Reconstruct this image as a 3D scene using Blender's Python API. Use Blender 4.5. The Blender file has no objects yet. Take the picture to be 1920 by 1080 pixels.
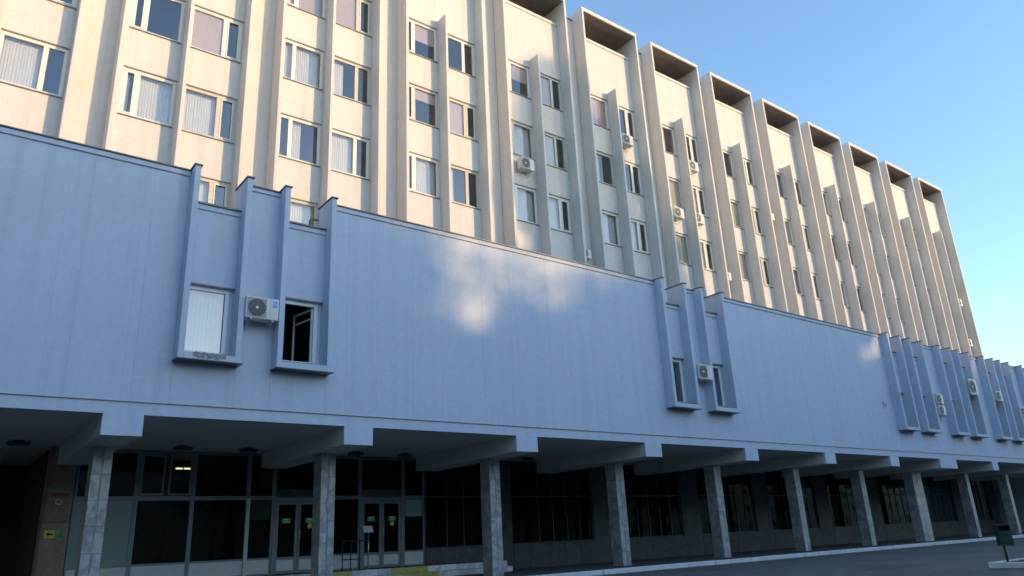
import bpy, bmesh, math, random
from mathutils import Vector, Matrix
random.seed(7)
scene = bpy.context.scene
COL = scene.collection
R = math.radians

# ------------------------------------------------------------------ camera
cam = bpy.data.objects.new('camera', bpy.data.cameras.new('camera'))
COL.objects.link(cam)
r = Vector((0.79572197, -0.60384834, -0.04683736)); u = Vector((-0.15791444, -0.28150522, 0.94647654)); f = Vector((0.58471325, 0.74573588, 0.31935626))
M = Matrix((r, u, -f)).transposed().to_4x4(); M.translation = Vector((-3.1064, -19.4055, 1.1982))
cam.matrix_world = M
cam.data.lens = 26.503; cam.data.sensor_width = 36; cam.data.clip_start = 0.1; cam.data.clip_end = 3000
scene.camera = cam

# ------------------------------------------------------------------ sky, sun, exposure
SUN_EL, SUN_AZ = R(8.0), R(31.0)            # azimuth measured from -Y towards +X
S = Vector((math.sin(SUN_AZ) * math.cos(SUN_EL), -math.cos(SUN_AZ) * math.cos(SUN_EL), math.sin(SUN_EL)))
world = bpy.data.worlds.new('World'); scene.world = world; world.use_nodes = True
wn = world.node_tree.nodes; wl = world.node_tree.links
bg = wn['Background']
sky = wn.new('ShaderNodeTexSky'); sky.sky_type = 'NISHITA'; sky.sun_disc = False
sky.sun_elevation = SUN_EL; sky.sun_rotation = math.atan2(S.x, S.y)
sky.air_density = 1.0; sky.dust_density = 0.35; sky.ozone_density = 2.3
wl.new(sky.outputs[0], bg.inputs[0]); bg.inputs[1].default_value = 0.15
sun = bpy.data.objects.new('sun', bpy.data.lights.new('sun', 'SUN')); COL.objects.link(sun)
sun.data.energy = 1.05; sun.data.angle = R(0.8); sun.data.color = (1.0, 0.64, 0.29)
sun.rotation_euler = S.to_track_quat('Z', 'Y').to_euler(); sun.location = (40, -60, 40)
vs = scene.view_settings
vs.view_transform = 'Standard'; vs.look = 'None'; vs.gamma = 1.0; vs.use_curve_mapping = False; vs.exposure = 1.88

# ------------------------------------------------------------------ materials
def mat(name):
    m = bpy.data.materials.new(name); m.use_nodes = True
    return m, m.node_tree.nodes, m.node_tree.links, m.node_tree.nodes['Principled BSDF']
def pos_map(n, l, scale):
    g = n.new('ShaderNodeNewGeometry'); mp = n.new('ShaderNodeMapping'); mp.inputs['Scale'].default_value = scale
    l.new(g.outputs['Position'], mp.inputs['Vector']); return mp
def noise(n, l, scale, vec, detail=5, rough=0.6):
    t = n.new('ShaderNodeTexNoise'); t.inputs['Scale'].default_value = scale; t.inputs['Detail'].default_value = detail
    t.inputs['Roughness'].default_value = rough; l.new(vec.outputs[0], t.inputs['Vector']); return t
def ramp(n, l, fac, stops):
    c = n.new('ShaderNodeValToRGB'); e = c.color_ramp.elements
    e[0].position, e[0].color = stops[0][0], (*stops[0][1], 1); e[1].position, e[1].color = stops[-1][0], (*stops[-1][1], 1)
    for p, col in stops[1:-1]:
        x = e.new(p); x.color = (*col, 1)
    l.new(fac, c.inputs[0]); return c
def mixc(n, l, a, b, fac, mode='MIX'):
    m = n.new('ShaderNodeMix'); m.data_type = 'RGBA'; m.blend_type = mode
    for sock, v in ((m.inputs['A'], a), (m.inputs['B'], b), (m.inputs['Factor'], fac)):
        if hasattr(v, 'links') or hasattr(v, 'is_linked'): l.new(v, sock)
        elif isinstance(v, tuple): sock.default_value = (*v, 1)
        else: sock.default_value = v
    return m.outputs['Result']
def bump(n, l, h, strength, dist, b):
    k = n.new('ShaderNodeBump'); k.inputs['Strength'].default_value = strength; k.inputs['Distance'].default_value = dist
    l.new(h, k.inputs['Height']); l.new(k.outputs[0], b.inputs['Normal']); return k

def painted_wall(name, base, dirt, streak, ribs, grime=0.35):
    m, n, l, b = mat(name)
    p1 = pos_map(n, l, (1, 1, 1)); big = noise(n, l, 0.35, p1, 6, 0.65)
    ps = pos_map(n, l, (3.0, 3.0, 0.12)); st = noise(n, l, 1.0, ps, 6, 0.7)
    fine = noise(n, l, 60, p1, 3, 0.6); mid = noise(n, l, 5.0, p1, 5, 0.6)
    c1 = ramp(n, l, big.outputs[0], [(0.3, (0, 0, 0)), (0.75, (1, 1, 1))])
    c2 = ramp(n, l, st.outputs[0], [(0.48, (0, 0, 0)), (0.78, (1, 1, 1))])
    ml = n.new('ShaderNodeMath'); ml.operation = 'MULTIPLY'; ml.inputs[1].default_value = grime; l.new(c1.outputs[0], ml.inputs[0])
    m2 = n.new('ShaderNodeMath'); m2.operation = 'MULTIPLY'; m2.inputs[1].default_value = streak; l.new(c2.outputs[0], m2.inputs[0])
    a = mixc(n, l, base, dirt, ml.outputs[0]); a = mixc(n, l, a, tuple(x * 0.62 for x in dirt), m2.outputs[0])
    m3 = n.new('ShaderNodeMath'); m3.operation = 'MULTIPLY_ADD'; m3.inputs[1].default_value = 0.22; m3.inputs[2].default_value = 0.89; l.new(mid.outputs[0], m3.inputs[0])
    comb = n.new('ShaderNodeCombineColor')
    for i in range(3): l.new(m3.outputs[0], comb.inputs[i])
    a = mixc(n, l, a, comb.outputs[0], 1.0, 'MULTIPLY')
    l.new(a, b.inputs['Base Color']); b.inputs['Roughness'].default_value = 0.85
    # horizontal trowel ribs
    pr = pos_map(n, l, (0.25, 0.25, 9.0)); rb = noise(n, l, 1.6, pr, 3, 0.5)
    ad = n.new('ShaderNodeMath'); ad.operation = 'MULTIPLY_ADD'; ad.inputs[1].default_value = ribs; l.new(rb.outputs[0], ad.inputs[0]); l.new(fine.outputs[0], ad.inputs[2])
    bump(n, l, ad.outputs[0], 0.5, 0.006, b)
    return m
def simple(name, col, rough=0.6, metal=0.0, var=0.12, scale=6.0, bmp=0.0):
    m, n, l, b = mat(name)
    p = pos_map(n, l, (1, 1, 1)); t = noise(n, l, scale, p, 5, 0.65)
    c = ramp(n, l, t.outputs[0], [(0.25, tuple(x * (1 - var) for x in col)), (0.75, tuple(min(1, x * (1 + var)) for x in col))])
    l.new(c.outputs[0], b.inputs['Base Color']); b.inputs['Roughness'].default_value = rough; b.inputs['Metallic'].default_value = metal
    if bmp: bump(n, l, t.outputs[0], bmp, 0.01, b)
    return m
def glass(name, tint, ior=1.9, rough=0.0, floor=0.04):
    m = bpy.data.materials.new(name); m.use_nodes = True; n = m.node_tree.nodes; l = m.node_tree.links
    n.remove(n['Principled BSDF'])
    g = n.new('ShaderNodeBsdfGlossy'); g.inputs['Roughness'].default_value = rough
    t = n.new('ShaderNodeBsdfTransparent'); t.inputs[0].default_value = (*tint, 1)
    r0 = ((ior - 1) / (ior + 1)) ** 2
    lw = n.new('ShaderNodeLayerWeight'); lw.inputs[0].default_value = 0.5
    pw = n.new('ShaderNodeMath'); pw.operation = 'POWER'; pw.inputs[1].default_value = 5.0; l.new(lw.outputs['Facing'], pw.inputs[0])
    fr = n.new('ShaderNodeMath'); fr.operation = 'MULTIPLY_ADD'; fr.inputs[1].default_value = 1 - r0; fr.inputs[2].default_value = r0; l.new(pw.outputs[0], fr.inputs[0])
    # slightly wavy sheets of old glass
    p = pos_map(n, l, (1, 1, 1)); nz = noise(n, l, 0.9, p, 2, 0.5); bp = n.new('ShaderNodeBump'); bp.inputs['Strength'].default_value = 0.06; bp.inputs['Distance'].default_value = 0.05
    l.new(nz.outputs[0], bp.inputs['Height']); l.new(bp.outputs[0], g.inputs['Normal'])
    ad = n.new('ShaderNodeMath'); ad.inputs[1].default_value = floor; l.new(fr.outputs[0], ad.inputs[0])
    mx = n.new('ShaderNodeMixShader'); l.new(ad.outputs[0], mx.inputs[0]); l.new(t.outputs[0], mx.inputs[1]); l.new(g.outputs[0], mx.inputs[2])
    l.new(mx.outputs[0], n['Material Output'].inputs[0]); return m
def cloth(name, col, trans=0.35):
    m, n, l, b = mat(name)
    p = pos_map(n, l, (1, 1, 0.2)); t = noise(n, l, 14, p, 3)
    c = ramp(n, l, t.outputs[0], [(0.3, tuple(x * 0.9 for x in col)), (0.7, col)])
    l.new(c.outputs[0], b.inputs['Base Color']); b.inputs['Roughness'].default_value = 0.9
    tr = n.new('ShaderNodeBsdfTranslucent'); l.new(c.outputs[0], tr.inputs[0])
    mx = n.new('ShaderNodeMixShader'); mx.inputs[0].default_value = trans
    l.new(b.outputs[0], mx.inputs[1]); l.new(tr.outputs[0], mx.inputs[2]); l.new(mx.outputs[0], n['Material Output'].inputs[0]); return m
def marble(name, lo, hi, vein, rough=0.35):
    m, n, l, b = mat(name)
    p = pos_map(n, l, (1, 1, 1)); oi = n.new('ShaderNodeObjectInfo')
    off = n.new('ShaderNodeVectorMath'); off.operation = 'MULTIPLY_ADD'; off.inputs[1].default_value = (37, 19, 53)
    cmb = n.new('ShaderNodeCombineXYZ')
    for i in range(3): l.new(oi.outputs['Random'], cmb.inputs[i])
    l.new(cmb.outputs[0], off.inputs[0]); l.new(p.outputs[0], off.inputs[2])
    t = n.new('ShaderNodeTexNoise'); t.inputs['Scale'].default_value = 2.4; t.inputs['Detail'].default_value = 8; t.inputs['Roughness'].default_value = 0.68; t.inputs['Distortion'].default_value = 0.7
    l.new(off.outputs[0], t.inputs['Vector'])
    c = ramp(n, l, t.outputs[0], [(0.28, lo), (0.44, vein), (0.56, hi), (0.8, lo)])
    br = n.new('ShaderNodeMath'); br.operation = 'MULTIPLY_ADD'; br.inputs[1].default_value = 0.22; br.inputs[2].default_value = 0.87; l.new(oi.outputs['Random'], br.inputs[0])
    cc = n.new('ShaderNodeCombineColor')
    for i in range(3): l.new(br.outputs[0], cc.inputs[i])
    a = mixc(n, l, c.outputs[0], cc.outputs[0], 1.0, 'MULTIPLY')
    l.new(a, b.inputs['Base Color']); b.inputs['Roughness'].default_value = rough
    return m

MT = {}
MT['tower'] = painted_wall('tower_paint', (0.63, 0.61, 0.60), (0.53, 0.505, 0.485), 0.35, 1.4)
MT['podium'] = painted_wall('podium_paint', (0.54, 0.595, 0.70), (0.475, 0.53, 0.635), 0.30, 1.0, 0.5)
MT['soffit'] = painted_wall('soffit_paint', (0.74, 0.71, 0.67), (0.62, 0.59, 0.55), 0.2, 0.1, 0.5)
MT['voidshade'] = simple('void_shade_tone', (0.30, 0.265, 0.24), 0.95, 0, 0.25, 2.0, 0.3)  # dark tone puts the shade of the cap voids into the colour
MT['flash'] = simple('sheet_metal_coping', (0.13, 0.14, 0.155), 0.45, 0.6, 0.3, 3)
MT['flashl'] = simple('galvanised_sill', (0.30, 0.31, 0.32), 0.45, 0.7, 0.3, 4)
MT['frame'] = simple('white_window_paint', (0.74, 0.72, 0.68), 0.45, 0, 0.08, 9)
MT['frameo'] = simple('weathered_window_paint', (0.55, 0.52, 0.47), 0.7, 0, 0.22, 12, 0.2)
MT['pvc'] = simple('white_plastic', (0.78, 0.79, 0.80), 0.35, 0, 0.04, 5)
MT['alu'] = simple('grey_aluminium', (0.20, 0.235, 0.25), 0.4, 0.2, 0.08, 4)
MT['aludk'] = simple('dark_aluminium', (0.05, 0.065, 0.07), 0.4, 0.2, 0.08, 4)
MT['panelw'] = simple('pale_infill_panel', (0.56, 0.58, 0.59), 0.5, 0, 0.08, 3)
MT['glass'] = glass('window_glass', (0.95, 0.96, 0.97), 2.0, 0.0, 0.0)
MT['glassdk'] = glass('tinted_shop_glass', (0.55, 0.62, 0.62), 1.35, 0.0, 0.0)
MT['frost'] = simple('green_frosted_glass', (0.20, 0.30, 0.28), 0.3, 0, 0.08, 1.5)
MT['curt'] = cloth('white_curtain', (0.86, 0.85, 0.83), 0.25)
MT['blindp'] = cloth('pink_blind', (0.66, 0.52, 0.50), 0.2)
MT['blindc'] = cloth('cream_blind', (0.68, 0.64, 0.52), 0.2)
MT['brown'] = cloth('brown_drape', (0.10, 0.075, 0.05), 0.1)
MT['room'] = simple('room_interior', (0.20, 0.19, 0.18), 0.9, 0, 0.15, 0.6)
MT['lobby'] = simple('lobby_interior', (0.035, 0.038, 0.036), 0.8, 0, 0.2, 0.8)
MT['marble'] = marble('column_marble', (0.34, 0.345, 0.36), (0.45, 0.445, 0.44), (0.25, 0.26, 0.275))
MT['stone'] = marble('wall_stone', (0.062, 0.068, 0.07), (0.078, 0.082, 0.083), (0.05, 0.055, 0.057), 0.6)
MT['pinkst'] = marble('pink_stone', (0.27, 0.19, 0.15), (0.31, 0.22, 0.175), (0.23, 0.16, 0.125), 0.5)
MT['core'] = simple('mortar_core', (0.16, 0.165, 0.17), 0.9, 0, 0.2, 8)
MT['step'] = marble('step_stone', (0.50, 0.51, 0.52), (0.66, 0.66, 0.66), (0.40, 0.41, 0.42), 0.6)
MT['yellow'] = simple('worn_yellow_paint', (0.42, 0.37, 0.10), 0.7, 0, 0.35, 7)
MT['kerb'] = simple('whitewashed_kerb', (0.62, 0.63, 0.64), 0.85, 0, 0.2, 2.5, 0.3)
MT['acw'] = simple('air_conditioner_casing', (0.66, 0.65, 0.61), 0.45, 0, 0.07, 5)
MT['acdk'] = simple('fan_grille_dark', (0.06, 0.065, 0.07), 0.6, 0, 0.2, 20)
MT['acgr'] = simple('fan_grille_wire', (0.30, 0.31, 0.31), 0.5, 0.2, 0.1, 20)
MT['blue'] = simple('blue_badge', (0.03, 0.30, 0.75), 0.4, 0, 0.05, 5)
MT['white'] = simple('white_print', (0.8, 0.8, 0.8), 0.5, 0, 0.03, 5)
MT['steel'] = simple('stainless_steel', (0.45, 0.46, 0.47), 0.3, 0.9, 0.08, 9)
MT['pipe'] = simple('painted_pipe', (0.035, 0.032, 0.032), 0.5, 0.3, 0.2, 9)
MT['green'] = simple('green_bin_paint', (0.008, 0.042, 0.02), 0.45, 0, 0.25, 12)
MT['greend'] = simple('green_bin_rim', (0.025, 0.065, 0.05), 0.5, 0, 0.25, 12)
MT['black'] = simple('black_hollow', (0.012, 0.014, 0.013), 0.8, 0, 0.1, 5)
MT['stickg'] = simple('green_sticker', (0.10, 0.42, 0.16), 0.5, 0, 0.1, 20)
MT['sticky'] = simple('yellow_sticker', (0.75, 0.60, 0.08), 0.5, 0, 0.05, 20)
MT['red'] = simple('red_lettering_strip', (0.35, 0.04, 0.03), 0.6, 0, 0.3, 30)
MT['soil'] = simple('bare_soil', (0.035, 0.032, 0.024), 0.95, 0, 0.4, 12, 0.6)
MT['grass'] = simple('grass_blade', (0.045, 0.085, 0.03), 0.8, 0, 0.4, 3)
MT['bark'] = simple('bark', (0.09, 0.07, 0.05), 0.9, 0, 0.4, 8, 0.8)
MT['leaf'] = simple('leaf', (0.05, 0.095, 0.03), 0.6, 0, 0.45, 1.5)
MT['opp'] = painted_wall('opposite_render', (0.42, 0.39, 0.34), (0.32, 0.29, 0.25), 0.3, 0.4)
MT['concrete'] = simple('bare_concrete', (0.30, 0.29, 0.27), 0.95, 0, 0.4, 14, 0.8)
MT['roofing'] = simple('roof_felt', (0.06, 0.06, 0.065), 0.9, 0, 0.3, 4)
m, n_, l_, b_ = mat('lobby_lamp'); b_.inputs['Emission Color'].default_value = (1, 0.78, 0.35, 1); b_.inputs['Emission Strength'].default_value = 1.0; MT['lamp'] = m
# asphalt
m, n_, l_, b_ = mat('asphalt')
p_ = pos_map(n_, l_, (1, 1, 1)); t1 = noise(n_, l_, 0.25, p_, 6, 0.6); t2 = noise(n_, l_, 90, p_, 3, 0.7); t3 = noise(n_, l_, 1.7, p_, 6, 0.7)
c_ = ramp(n_, l_, t1.outputs[0], [(0.3, (0.075, 0.074, 0.072)), (0.7, (0.120, 0.116, 0.108))])
c2_ = ramp(n_, l_, t2.outputs[0], [(0.3, (0.6, 0.6, 0.6)), (0.7, (1.25, 1.25, 1.25))]); c3_ = ramp(n_, l_, t3.outputs[0], [(0.3, (0.82, 0.82, 0.82)), (0.62, (1.1, 1.1, 1.1))])
a_ = mixc(n_, l_, c_.outputs[0], c2_.outputs[0], 1.0, 'MULTIPLY'); a_ = mixc(n_, l_, a_, c3_.outputs[0], 1.0, 'MULTIPLY')
l_.new(a_, b_.inputs['Base Color']); b_.inputs['Roughness'].default_value = 0.85; bump(n_, l_, t2.outputs[0], 0.6, 0.01, b_); MT['asphalt'] = m
MT['paving'] = simple('arcade_paving', (0.05, 0.05, 0.05), 0.8, 0, 0.25, 1.2, 0.2)

# ------------------------------------------------------------------ helpers
W = {}
def put(name, me, parent=None, loc=(0, 0, 0), m=None, rot=None):
    o = bpy.data.objects.new(name, me); COL.objects.link(o)
    loc = Vector(loc); W[o] = loc
    if parent is not None:
        o.parent = parent; o.location = loc - W[parent]
    else: o.location = loc
    if rot: o.rotation_euler = rot
    return o
def empty(name, loc, label=None, cat=None, group=None):
    o = put(name, None, None, loc); o.empty_display_size = 0.3
    tag(o, label, cat, group); return o
def tag(o, label=None, cat=None, group=None, kind=None):
    if label: o['label'] = label
    if cat: o['category'] = cat
    if group: o['group'] = group
    if kind: o['kind'] = kind
    return o
def mesh(bm, m, name='shape', smooth=False):
    me = bpy.data.meshes.new(name); bm.normal_update(); bm.to_mesh(me); bm.free(); me.materials.append(MT[m])
    if smooth:
        for p in me.polygons: p.use_smooth = True
    return me
def abox(bm, x0, x1, y0, y1, z0, z1, bev=0.0):
    vs_ = [bm.verts.new(c) for c in ((x0, y0, z0), (x1, y0, z0), (x1, y1, z0), (x0, y1, z0), (x0, y0, z1), (x1, y0, z1), (x1, y1, z1), (x0, y1, z1))]
    fs = [bm.faces.new([vs_[i] for i in q]) for q in ((3, 2, 1, 0), (4, 5, 6, 7), (0, 1, 5, 4), (1, 2, 6, 5), (2, 3, 7, 6), (3, 0, 4, 7))]
    if bev:
        es = list({e for fc in fs for e in fc.edges}); bmesh.ops.bevel(bm, geom=es, offset=bev, segments=1, affect='EDGES')
def boxes(lst, m, bev=0.0, name='shape'):
    bm = bmesh.new()
    for b in lst: abox(bm, *b, bev=bev)
    return mesh(bm, m, name)
def tube(bm, pts, rad, seg=8):
    rings = []
    for i, p in enumerate(pts):
        p = Vector(p); d = (Vector(pts[min(i + 1, len(pts) - 1)]) - Vector(pts[max(i - 1, 0)])).normalized()
        a = d.orthogonal().normalized() if i == 0 else (rings_a - d * rings_a.dot(d)).normalized()
        rings_a = a; bb = d.cross(a); rr = rad[i] if isinstance(rad, (list, tuple)) else rad
        rings.append([bm.verts.new(p + (a * math.cos(t) + bb * math.sin(t)) * rr) for t in [2 * math.pi * k / seg for k in range(seg)]])
    for A, B in zip(rings, rings[1:]):
        for k in range(seg): bm.faces.new((A[k], A[(k + 1) % seg], B[(k + 1) % seg], B[k]))
    bm.faces.new(rings[0][::-1]); bm.faces.new(rings[-1])
def disc(bm, cx, y, cz, rad, th, seg=24):
    A = [bm.verts.new((cx + rad * math.cos(2 * math.pi * k / seg), y, cz + rad * math.sin(2 * math.pi * k / seg))) for k in range(seg)]
    B = [bm.verts.new((v.co.x, y + th, v.co.z)) for v in A]
    bm.faces.new(A); bm.faces.new(B[::-1])
    for k in range(seg): bm.faces.new((A[k], B[k], B[(k + 1) % seg], A[(k + 1) % seg]))
def pleats(w, h, n, amp, m):
    bm = bmesh.new(); k = n * 6; rnd = random.Random(int(w * 1000 + n)); prev = None; ph = 0
    cols = []
    for i in range(k + 1):
        x = w * i / k; ph += 2 * math.pi / 6 * rnd.uniform(0.4, 1.5)
        y = amp * math.sin(ph) * rnd.uniform(0.3, 1.0)
        cols.append([bm.verts.new((x, y * (0.6 + 0.4 * (1 - t)), t * h)) for t in (0, 0.5, 1)])
    for a, b in zip(cols, cols[1:]):
        for t in (0, 1): bm.faces.new((a[t], b[t], b[t + 1], a[t + 1]))
    return mesh(bm, m, 'pleats', True)
CACHE = {}
def cached(key, fn):
    if key not in CACHE: CACHE[key] = fn()
    return CACHE[key]

# ------------------------------------------------------------------ ground
ZP = 0.17
def sheet(name, x0, x1, y0, y1, z, m):
    bm = bmesh.new(); bm.faces.new([bm.verts.new(c) for c in ((x0, y0, z), (x1, y0, z), (x1, y1, z), (x0, y1, z))])
    return tag(put(name, mesh(bm, m)), kind='structure')
sheet('ground', -900, 900, -900, 900, 0, 'asphalt')
pav = put('pavement', boxes([(-14, 68, 0.60, 6.6, 0.004, ZP - 0.004)], 'paving')); tag(pav, kind='structure')
kerb = put('kerb', boxes([(-14, 68, 0.50, 0.56, 0.004, 0.12)], 'core')); tag(kerb, kind='structure')
x = -14.0; rk = random.Random(3)
while x < 67:
    ln = 2.98
    bm = bmesh.new(); abox(bm, 0, ln - 0.018, 0, 0.15, 0.004, ZP + rk.uniform(-0.008, 0.008), bev=0.018)
    put('kerb_stone', mesh(bm, 'kerb'), kerb, (x, 0.45 + rk.uniform(-0.008, 0.008), 0)); x += ln

# ------------------------------------------------------------------ office tower
TY = 7.1; BW = 7.84; RW = 8.0
HEADS = [26.11, 22.36, 18.62, 14.88]; WH = 2.0
bays = [(-6, -5.78), (0, 0.16), (6, 6.06)] + [(12 + 6 * k, 12.02 + 6 * k) for k in range(10)]
tower = empty('office_tower', (32, 13, 0), 'tall cream concrete office tower with vertical fins rising behind the low front wing', 'building')
def rel(o): return W[o]
def bay_wall_mesh():
    b = []; x0, x1 = 0.152, 4.548
    zs = 8.0
    for h in HEADS[::-1]:
        s_ = h - WH
        b.append((x0, x1, 0, 0.3, zs, s_))
        for (a, c) in ((x0, 0.34), (2.19, 2.46), (4.50, x1)): b.append((a, c, 0, 0.3, s_, h))
        zs = h
    b.append((x0, x1, 0, 0.3, zs, 29.86))
    return boxes(b, 'tower')
bay_me = bay_wall_mesh()
fin_me = boxes([(0, 0.15, 0, 0.898, 8, 31.26)], 'tower', 0.012)
mid_me = boxes([(0, 0.13, 0, 0.738, 8, 26.62)], 'tower', 0.010)
cap_me = boxes([(0, 4.70, 0, 2.6, 31.262, 31.50), (0, 0.15, 0.90, 2.6, 29.8, 31.26), (4.55, 4.70, 0.90, 2.6, 29.8, 31.26)], 'tower', 0.008)
void_me = boxes([(0.152, 4.548, 2.4, 2.6, 29.8, 31.22), (0.152, 4.548, 1.06, 2.398, 29.75, 29.86), (0.152, 4.548, 0.03, 2.6, 31.222, 31.258)], 'voidshade')  # back, floor and soffit panels coloured dark as the void's shade
cope_me = boxes([(0.156, 4.544, -0.05, 0.31, 29.862, 30.06)], 'tower', 0.01)
rec_me = boxes([(4.702, 5.998, 0, 0.2, 8, 31.0)], 'tower')
rcope_me = boxes([(4.71, 5.99, -0.04, 0.24, 31.002, 31.06)], 'flash')
# window parts, local x from the opening's left edge; y 0 is the wall face
def win_frame(wd, hh, mull, m='frame', t=0.085):
    d0, d1 = 0.055, 0.145
    b = [(0, wd, d0, d1, 0, t * 1.2), (0, wd, d0, d1, hh - t * 1.5, hh), (0, t * 1.3, d0 + .002, d1 - .002, t * 1.2, hh - t * 1.5), (wd - t * 1.3, wd, d0 + .002, d1 - .002, t * 1.2, hh - t * 1.5), (mull - t, mull + t, d0 + .004, d1 - .004, t * 1.2, hh - t * 1.5)]
    return boxes(b, m, 0.006)
def sash(wd, hh, m='frame', t=0.05):
    return boxes([(0, wd, 0, 0.05, 0, t), (0, wd, 0, 0.05, hh - t, hh), (0, t, 0.002, 0.048, t, hh - t), (wd - t, wd, 0.002, 0.048, t, hh - t)], m, 0.005)
def pane_mesh(wd, hh, m='glass'): return boxes([(0, wd, 0, 0.008, 0, hh)], m)
# what hangs behind each tower window: W white curtain, H half curtain, P pink blind, B pink blind half down, C cream blind, D bare
TYPES = {(-6, 1, 2): 'W', (-6, 1, 1): 'H', (0, 0, 1): 'D', (0, 0, 2): 'W', (0, 0, 3): 'W', (0, 1, 1): 'P', (0, 1, 2): 'W', (0, 1, 3): 'W',
         (6, 0, 0): 'P', (6, 0, 1): 'W', (6, 0, 2): 'H', (6, 0, 3): 'W', (6, 1, 0): 'P', (6, 1, 1): 'H', (6, 1, 2): 'W', (6, 1, 3): 'W',
         (12, 0, 0): 'B', (12, 0, 1): 'B', (12, 0, 2): 'W', (12, 1, 0): 'D', (12, 1, 1): 'P', (12, 1, 2): 'H', (18, 0, 0): 'B', (18, 0, 1): 'W', (18, 0, 2): 'W',
         (18, 1, 0): 'P', (18, 1, 1): 'C', (18, 1, 2): 'W', (24, 0, 0): 'P', (24, 0, 1): 'H', (24, 0, 2): 'W', (24, 1, 0): 'H', (24, 1, 1): 'H', (24, 1, 2): 'W',
         (30, 0, 0): 'H', (30, 0, 1): 'C', (30, 0, 2): 'C', (30, 1, 0): 'D', (30, 1, 1): 'P', (30, 1, 2): 'C', (36, 0, 0): 'D', (36, 0, 1): 'C', (42, 0, 1): 'C'}
rw = random.Random(21)
for bi, X in bays:
    put('wall_panel', bay_me, tower, (X, BW, 0))
    put('fin', fin_me, tower, (X, TY, 0)); put('fin', fin_me, tower, (X + 4.55, TY, 0))
    put('middle_fin', mid_me, tower, (X + 2.25, TY, 0))
    put('roof_cap', cap_me, tower, (X, TY, 0)); put('void_shade_lining', void_me, tower, (X, TY, 0)); put('wall_coping', cope_me, tower, (X, BW, 0))
    put('recessed_wall', rec_me, tower, (X, RW, 0)) if bi != 66 else None
    if bi != 66: put('recess_coping', rcope_me, tower, (X, RW, 0))
    for side in (0, 1):
        ox, wd = ((0.342, 1.846) if side == 0 else (2.462, 2.036))
        mull = 0.52 if side == 0 else 1.36
        for k, h in enumerate(HEADS):
            if bi <= 6 and k == 0 and bi < 6: pass
            zb = h - WH; ty = TYPES.get((bi, side, k)) or rw.choice('WWWHHPCCD')  # extra white curtains and cream blinds stand in for pale warm reflections
            old = rw.random() < 0.4; fm = 'frameo' if old else 'frame'
            wo = put('window', cached(('wf', side, fm), lambda: win_frame(wd, WH - 0.004, mull, fm)), tower, (X + ox, BW, zb + 0.002))
            if rw.random() < 0.5:
                sw = (mull - 0.2) if side == 0 else (wd - mull - 0.2); sx = 0.11 if side == 0 else mull + 0.09
                put('sash', cached(('sash', side, round(sw, 3)), lambda: sash(sw, WH - 0.24)), wo, (X + ox + sx, BW + 0.036, zb + 0.11))
            put('sill', cached(('sill', side), lambda: boxes([(-0.01, wd + 0.01, -0.07, 0.05, -0.035, -0.004)], 'flashl', 0.004)), wo, (X + ox, BW, zb))
            put('head_drip', cached(('drip', side), lambda: boxes([(-0.02, wd + 0.02, -0.03, 0.05, 0, 0.03)], 'flashl', 0.004)), wo, (X + ox, BW, h + 0.002))
            put('pane', cached(('p', side, 0), lambda: pane_mesh(mull - 0.17, WH - 0.21)), wo, (X + ox + 0.1, BW + 0.1, zb + 0.1))
            put('pane', cached(('p', side, 1), lambda: pane_mesh(wd - mull - 0.17, WH - 0.21)), wo, (X + ox + mull + 0.08, BW + 0.1, zb + 0.1))
            wide0, wide1 = (mull + 0.05, wd - 0.08) if side == 0 else (0.1, mull - 0.05)
            nar0, nar1 = (0.1, mull - 0.05) if side == 0 else (mull + 0.05, wd - 0.08)
            yc = BW + 0.30
            if ty in 'WH':
                fr = 1.0 if ty == 'W' else rw.uniform(0.35, 0.6)
                ww = (wide1 - wide0) * fr; st = wide0 if rw.random() < 0.6 else wide1 - ww
                nn = max(5, int(ww * 11)); q = round(ww, 1)
                put('curtain', cached(('cu', q, nn), lambda: pleats(q, WH - 0.1, nn, 0.022, 'curt')), wo, (X + ox + st, yc, zb + 0.04))
                if ty == 'W' and rw.random() < 0.5:
                    ww = (nar1 - nar0) * rw.choice((0.5, 1.0)); q = round(ww, 1)
                    put('curtain', cached(('cu', q, 5), lambda: pleats(q, WH - 0.1, 5, 0.03, 'curt')), wo, (X + ox + nar0, yc, zb + 0.04))
            elif ty in 'PBC':
                hh = (WH - 0.05) * (1.0 if ty != 'B' else (0.52 if k == 0 else 0.34)); mm = 'blindc' if ty == 'C' else 'blindp'
                wv = wide1 - wide0
                put('roller_blind', cached(('bl', side, round(hh, 2), mm), lambda: boxes([(0, wv, 0, 0.004, -hh, 0)], mm)), wo, (X + ox + wide0, BW + 0.16, h - 0.02))
                if ty == 'P' and side == 0: put('roller_blind', cached(('bn', side, mm), lambda: boxes([(0, nar1 - nar0, 0, 0.004, -WH + 0.05, 0)], mm)), wo, (X + ox + nar0, BW + 0.16, h - 0.02))
# rooms, roof and the rest of the body
rooms = [(-8, 70.4, BW + 0.32, 13, h - WH - 1.15, h - WH - 0.85) for h in HEADS] + [(-8, 70.4, BW + 0.32, 13, 26.6, 26.9), (-8, 70.4, 12.0, 12.2, 8, 29.7)]
put('floor_structure', boxes(rooms, 'room'), tower)
for bi, X in bays: put('partition', cached('part', lambda: boxes([(0, 0.15, 0, 3.9, 8, 29.7)], 'room')), tower, (X + 2.24, BW + 0.31, 0))
put('rear_block', boxes([(-8, 70.72, 13.02, 21, 0, 30.8)], 'tower'), tower)
put('roof', boxes([(-8, 70.68, 9.72, 20.9, 30.802, 30.9)], 'roofing'), tower)
put('end_wall', boxes([(70.72, 70.86, TY + 0.9, 21.0, 0, 31.2)], 'tower'), tower)

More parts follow.
